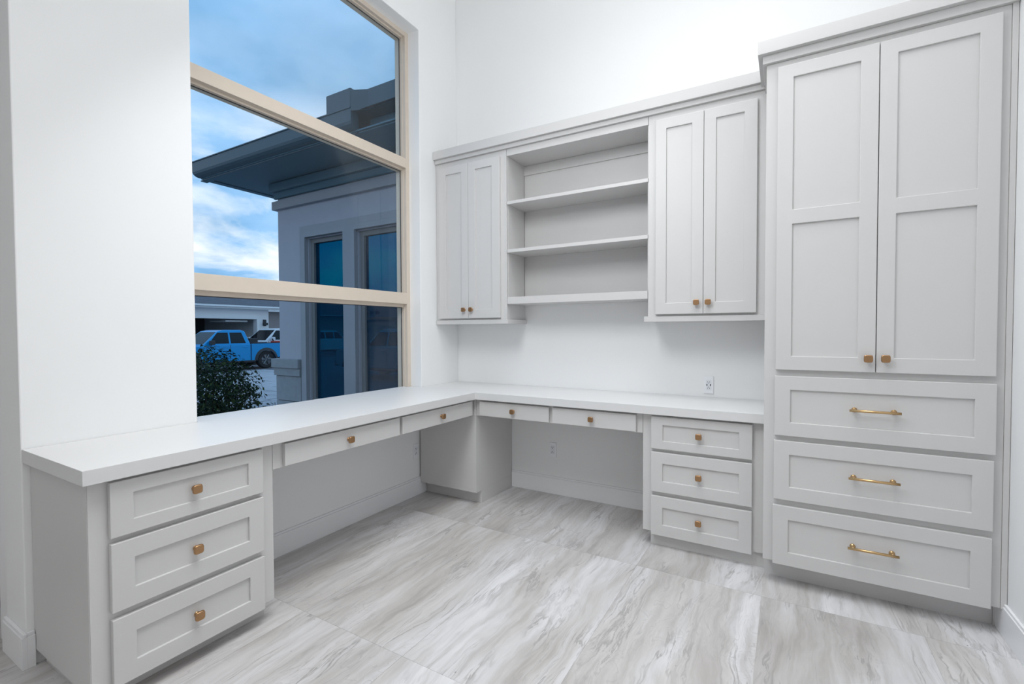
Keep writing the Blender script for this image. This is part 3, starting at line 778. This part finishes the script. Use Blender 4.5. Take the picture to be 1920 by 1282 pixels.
        for xw in (ax, rx):
            wheel_parts(t, xw, s * (hw - 0.14), r, 0.27, s)
            if flares:
                fm = MB(PW, 1.0)
                o_ = arch(xw, 0.42, fr, 14); i_ = arch(xw, 0.42, 0.485, 14)
                ya_, yb_ = s * (hw - 0.02), s * (hw + 0.055)
                for k in range(14):
                    for (p, q) in ((o_[k], o_[k + 1]),):
                        fm.bm.faces.new([fm.bm.verts.new(Vector(v)) for v in ((p[0], ya_, p[1]), (q[0], ya_, q[1]), (i_[k + 1][0], yb_, i_[k + 1][1]), (i_[k][0], yb_, i_[k][1]))])
                        fm.bm.faces.new([fm.bm.verts.new(Vector(v)) for v in ((i_[k][0], yb_, i_[k][1]), (i_[k + 1][0], yb_, i_[k + 1][1]), (i_[k + 1][0], ya_, i_[k + 1][1]), (i_[k][0], ya_, i_[k][1]))])
                bmesh.ops.remove_doubles(fm.bm, verts=fm.bm.verts, dist=0.0005)
                fm.build('wheel_flare', PLASTIC, t)
        MB(PW, 1.0).box(-1.15, 1.35, min(s * 0.86, s * 1.0), max(s * 0.86, s * 1.0), 0.36, 0.44, 0.02).build('side_step', PLASTIC, t)
        MB(PW, 1.0).box(Lf - 0.12, Lf + 0.03, min(s * 0.58, s * 0.93), max(s * 0.58, s * 0.93), 0.86, 1.06, 0.03).build('headlamp', LAMPM, t)
        MB(PW, 1.0).box(Lr - 0.015, Lr + 0.06, min(s * 0.80, s * 0.955), max(s * 0.80, s * 0.955), 0.88, 1.18, 0.01).build('tail_lamp', REDP, t)
    z0, z1 = 1.27, 1.83
    xz = lambda z: 1.30 - (z - 1.20) / 0.66 * 0.75
    wpoly([(xz(z0) + 0.008, -inset(z0) + 0.09, z0), (xz(z0) + 0.008, inset(z0) - 0.09, z0), (xz(z1) + 0.008, inset(z1) - 0.08, z1), (xz(z1) + 0.008, -inset(z1) + 0.08, z1)], 'windscreen')
    xr = lambda z: rear + (z - 1.22) / 0.64 * 0.20
    wpoly([(xr(z0 + .05) - 0.008, -0.75, z0 + .05), (xr(z0 + .05) - 0.008, 0.75, z0 + .05), (xr(1.78) - 0.008, 0.68, 1.78), (xr(1.78) - 0.008, -0.68, 1.78)], 'rear_window')
    MB(PW, 1.0).box(Lf - 0.02, Lf + 0.10, -0.95, 0.95, 0.46, 0.70, 0.04).build('front_bumper', PLASTIC, t)
    MB(PW, 1.0).box(Lf - 0.06, Lf + 0.035, -0.55, 0.55, 0.74, 1.06, 0.03).build('grille', PLASTIC, t)
    MB(PW, 1.0).box(Lr - 0.12, Lr + 0.02, -0.92, 0.92, 0.52, 0.72, 0.04).build('rear_bumper', PLASTIC, t)
    MB(PW, 1.0).box(-2.6, 2.4, -0.70, 0.70, 0.30, 0.56).build('chassis', PLASTIC, t)
    if not wagon:     # bed rails over the load bed
        for s in (-1, 1): MB(PW, 1.0).box(Lr + 0.03, -1.0, min(s * hw, s * (hw - 0.10)), max(s * hw, s * (hw - 0.10)), 1.252, 1.285, 0.012).build('bed_rail', PLASTIC, t)
    ROOT[t] = keep
    return t
# nose towards -y in the room's frame
RZ = -math.pi / 2
bt = vehicle('pickup_truck', (-18.9, 8.25, GZ), RZ, 'blue crew cab pickup parked behind the round bush', 'pickup', TRUCKBLUE, r=0.44, fr=0.66)
wtk = vehicle('pickup_truck', (-21.7, 12.7, GZ), RZ, 'white pickup parked behind the bed of the blue pickup', 'pickup', CARWHITE, flares=False)
wtk.scale = (1.06, 1.06, 1.06)
vehicle('suv', (-26.0, -14.0, GZ), RZ, 'white suv mirrored in the narrow tinted window of the wing', 'suv', CARWHITE, wagon=True, flares=False)
vehicle('pickup_truck', (-9.2, -4.1, GZ), math.pi, 'silver pickup mirrored in the wide tinted window of the wing', 'pickup', CARSILVER)
# things lying in the bed of the blue truck
bz = GZ + 0.842 / S
tb = MB(PW).box(-18.95, -18.45, 9.25, 9.65, bz + 0.002, bz + 0.60, 0.03).build('toolbox', PLASTIC, origin=Vector((-18.7, 9.45, bz)) * S)
tag(tb, 'dark tool box in the bed of the blue pickup behind its cab', 'toolbox')
fc = thing('fuel_can', (-18.5, 10.55, bz), 'red fuel can in the bed of the blue pickup', 'can')
MB(PW).box(-18.62, -18.38, 10.35, 10.70, bz + 0.002, bz + 0.46, 0.03).build('body', REDP, fc)
MB(PW).tube([(-18.5, 10.42, bz + 0.46), (-18.5, 10.36, bz + 0.56)], 0.03, 10).build('spout', PLASTIC, fc)

# ------------------------------------------------------------------ house across the forecourt with an open garage
hs = thing('garage_house', (-26, 11, GZ), 'white house with open garage across the forecourt behind the pickups', 'house')
XG_ = -23.6
MB(PL).ring(2.0, 13.45, GZ - 0.02, 2.42, XG_ - 0.3, XG_, [(4.6, 12.72, GZ - 0.01, 1.875)], 0.0).build('wall', HOUSEW, hs)
MB().box(XG_ - 6.5, XG_ - 0.301, 13.15, 13.45, GZ - 0.02, 2.42).build('side_wall', HOUSEW, hs)
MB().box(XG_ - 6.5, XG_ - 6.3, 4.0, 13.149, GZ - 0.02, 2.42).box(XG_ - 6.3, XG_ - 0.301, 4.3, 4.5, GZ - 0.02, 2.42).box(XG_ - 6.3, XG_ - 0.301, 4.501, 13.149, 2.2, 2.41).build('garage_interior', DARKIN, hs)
MB(PL).ring(4.45, 12.87, GZ, 2.02, XG_ + 0.001, XG_ + 0.06, [(4.6, 12.72, GZ - 0.001, 1.875)], 0.004).build('door_trim', HOUSEW, hs)
MB().box(XG_ - 1.9, XG_ - 0.32, 11.2, 12.4, 1.72, 1.80).build('raised_door', HOUSEW, hs)
MB().box(XG_ - 3.2, XG_ - 3.0, 8.55, 8.75, GZ - 0.01, 2.199).build('post', PLASTIC, hs)
MB().box(-32.0, -26.0, 13.46, 24.0, GZ - 0.02, 2.42).build('main_wall', HOUSET, hs)
MB().box(XG_ - 0.1, XG_ + 0.45, 1.6, 13.95, 2.42, 2.46).box(XG_ + 0.40, XG_ + 0.48, 1.6, 13.95, 2.46, 2.60, 0.01).box(XG_ + 0.48, XG_ + 0.56, 1.6, 13.95, 2.49, 2.58, 0.02).box(-26.0, -25.4, 13.96, 24.4, 2.42, 2.58).build('eaves', HOUSEW, hs)
rm = MB()
rm.quad((XG_ + 0.5, 1.6, 2.60), (XG_ + 0.5, 13.95, 2.60), (-28.2, 9.5, 4.15), (-28.2, 5.5, 4.15))
rm.quad((XG_ + 0.5, 13.95, 2.60), (-32.5, 13.95, 2.60), (-28.2, 9.5, 4.15), (-28.2, 9.5, 4.15001))
rm.quad((-25.4, 13.96, 2.60), (-25.4, 24.4, 2.60), (-29.3, 20.0, 4.1), (-29.3, 12.0, 4.1))
rm.quad((XG_ + 0.5, 1.6, 2.60), (-28.2, 5.5, 4.15), (-28.2, 5.5, 4.15001), (-32.5, 1.6, 2.60))
rm.build('roof', SHINGLE, hs)
lt = MB().box(XG_ + 0.001, XG_ + 0.10, 13.10, 13.26, 1.50, 1.86, 0.02).box(XG_ + 0.05, XG_ + 0.20, 13.06, 13.30, 1.55, 1.68, 0.02).build('wall_lantern', PLASTIC, hs)
# far house seen only as a reflection in the tinted windows
h2 = thing('gabled_house', (-33, -20, GZ), 'far house with a dark hip roof mirrored in the tinted windows', 'house')
MB().box(-38, -31, -30, -12, GZ - 0.02, 2.5).build('wall', HOUSET, h2)
rm = MB()
rm.quad((-30.4, -30.6, 2.5), (-30.4, -11.4, 2.5), (-34.5, -16.5, 5.2), (-34.5, -25, 5.2))
rm.quad((-38.6, -11.4, 2.5), (-30.4, -11.4, 2.5), (-34.5, -16.5, 5.2), (-34.5, -16.5, 5.2001))
rm.quad((-30.4, -30.6, 2.5), (-38.6, -30.6, 2.5), (-34.5, -25, 5.2), (-34.5, -25, 5.2001))
rm.build('roof', SHINGLE, h2)

# ------------------------------------------------------------------ shrubs
def leafy(mb, rnd, c, rad, n, size, squash=1.0, hollow=0.35):
    bm = mb.bm
    for _ in range(n):
        while True:
            d = Vector((rnd.uniform(-1, 1), rnd.uniform(-1, 1), rnd.uniform(-1, 1)))
            if 0.05 < d.length <= 1: break
        d.normalize()
        bump_ = 1 + 0.13 * math.sin(5 * d.x + 3 * d.z) * math.cos(4 * d.y - 2 * d.z)
        rr = (hollow + (1 - hollow) * rnd.random() ** 0.55) * bump_
        if d.z < -0.2: rr *= 0.92
        p = Vector(c) + Vector((d.x * rad, d.y * rad, d.z * rad * squash)) * rr
        nrm = (d + Vector((rnd.uniform(-1, 1), rnd.uniform(-1, 1), rnd.uniform(-0.4, 1))) * 0.9).normalized()
        a = nrm.cross(Vector((rnd.uniform(-1, 1), rnd.uniform(-1, 1), rnd.uniform(-1, 1)))).normalized()
        b = nrm.cross(a)
        s = size * rnd.uniform(0.7, 1.25); w = s * 0.46
        tip, tail = p + a * s, p - a * s
        l, r_ = p + b * w + nrm * s * 0.16, p - b * w + nrm * s * 0.16
        v = [bm.verts.new(q * S) for q in (tail, l, tip, r_)]
        bm.faces.new([v[0], v[1], v[2]]); bm.faces.new([v[0], v[2], v[3]])
def bush(name, label, c, rad, n, size, squash, base, seed, nst):
    t = thing(name, (base[0], base[1], GZ + 0.02), label, 'shrub')
    rnd = random.Random(seed)
    mb = MB(); leafy(mb, rnd, c, rad, n, size, squash)
    o = mb.build('foliage', LEAF, t); o['kind'] = 'stuff'
    for k in range(nst):
        a = 2 * math.pi * k / nst + rnd.uniform(-0.3, 0.3)
        q = (c[0] + math.cos(a) * rad * 0.55, c[1] + math.sin(a) * rad * 0.55, c[2] + rad * squash * rnd.uniform(0.0, 0.5))
        m_ = ((base[0] + q[0]) / 2 + rnd.uniform(-0.04, 0.04), (base[1] + q[1]) / 2, (GZ + q[2]) / 2 + 0.1)
        b0 = (base[0] + math.cos(a) * 0.03, base[1] + math.sin(a) * 0.03, GZ + 0.02)
        MB().tube([b0, m_, q], [0.02, 0.014, 0.006], 7).build('stem', BARK, t)
    return t
bush('round_bush', 'round dark green leafy bush just outside the window', (-4.0, 0.10, 0.31), 0.66, 9000, 0.026, 1.02, (-4.0, 0.10), 5, 7)
bush('low_shrub', 'low dark shrub at the foot of the window beside the round bush', (-2.85, 0.20, 0.03), 0.28, 1500, 0.022, 1.12, (-2.85, 0.20), 9, 4)
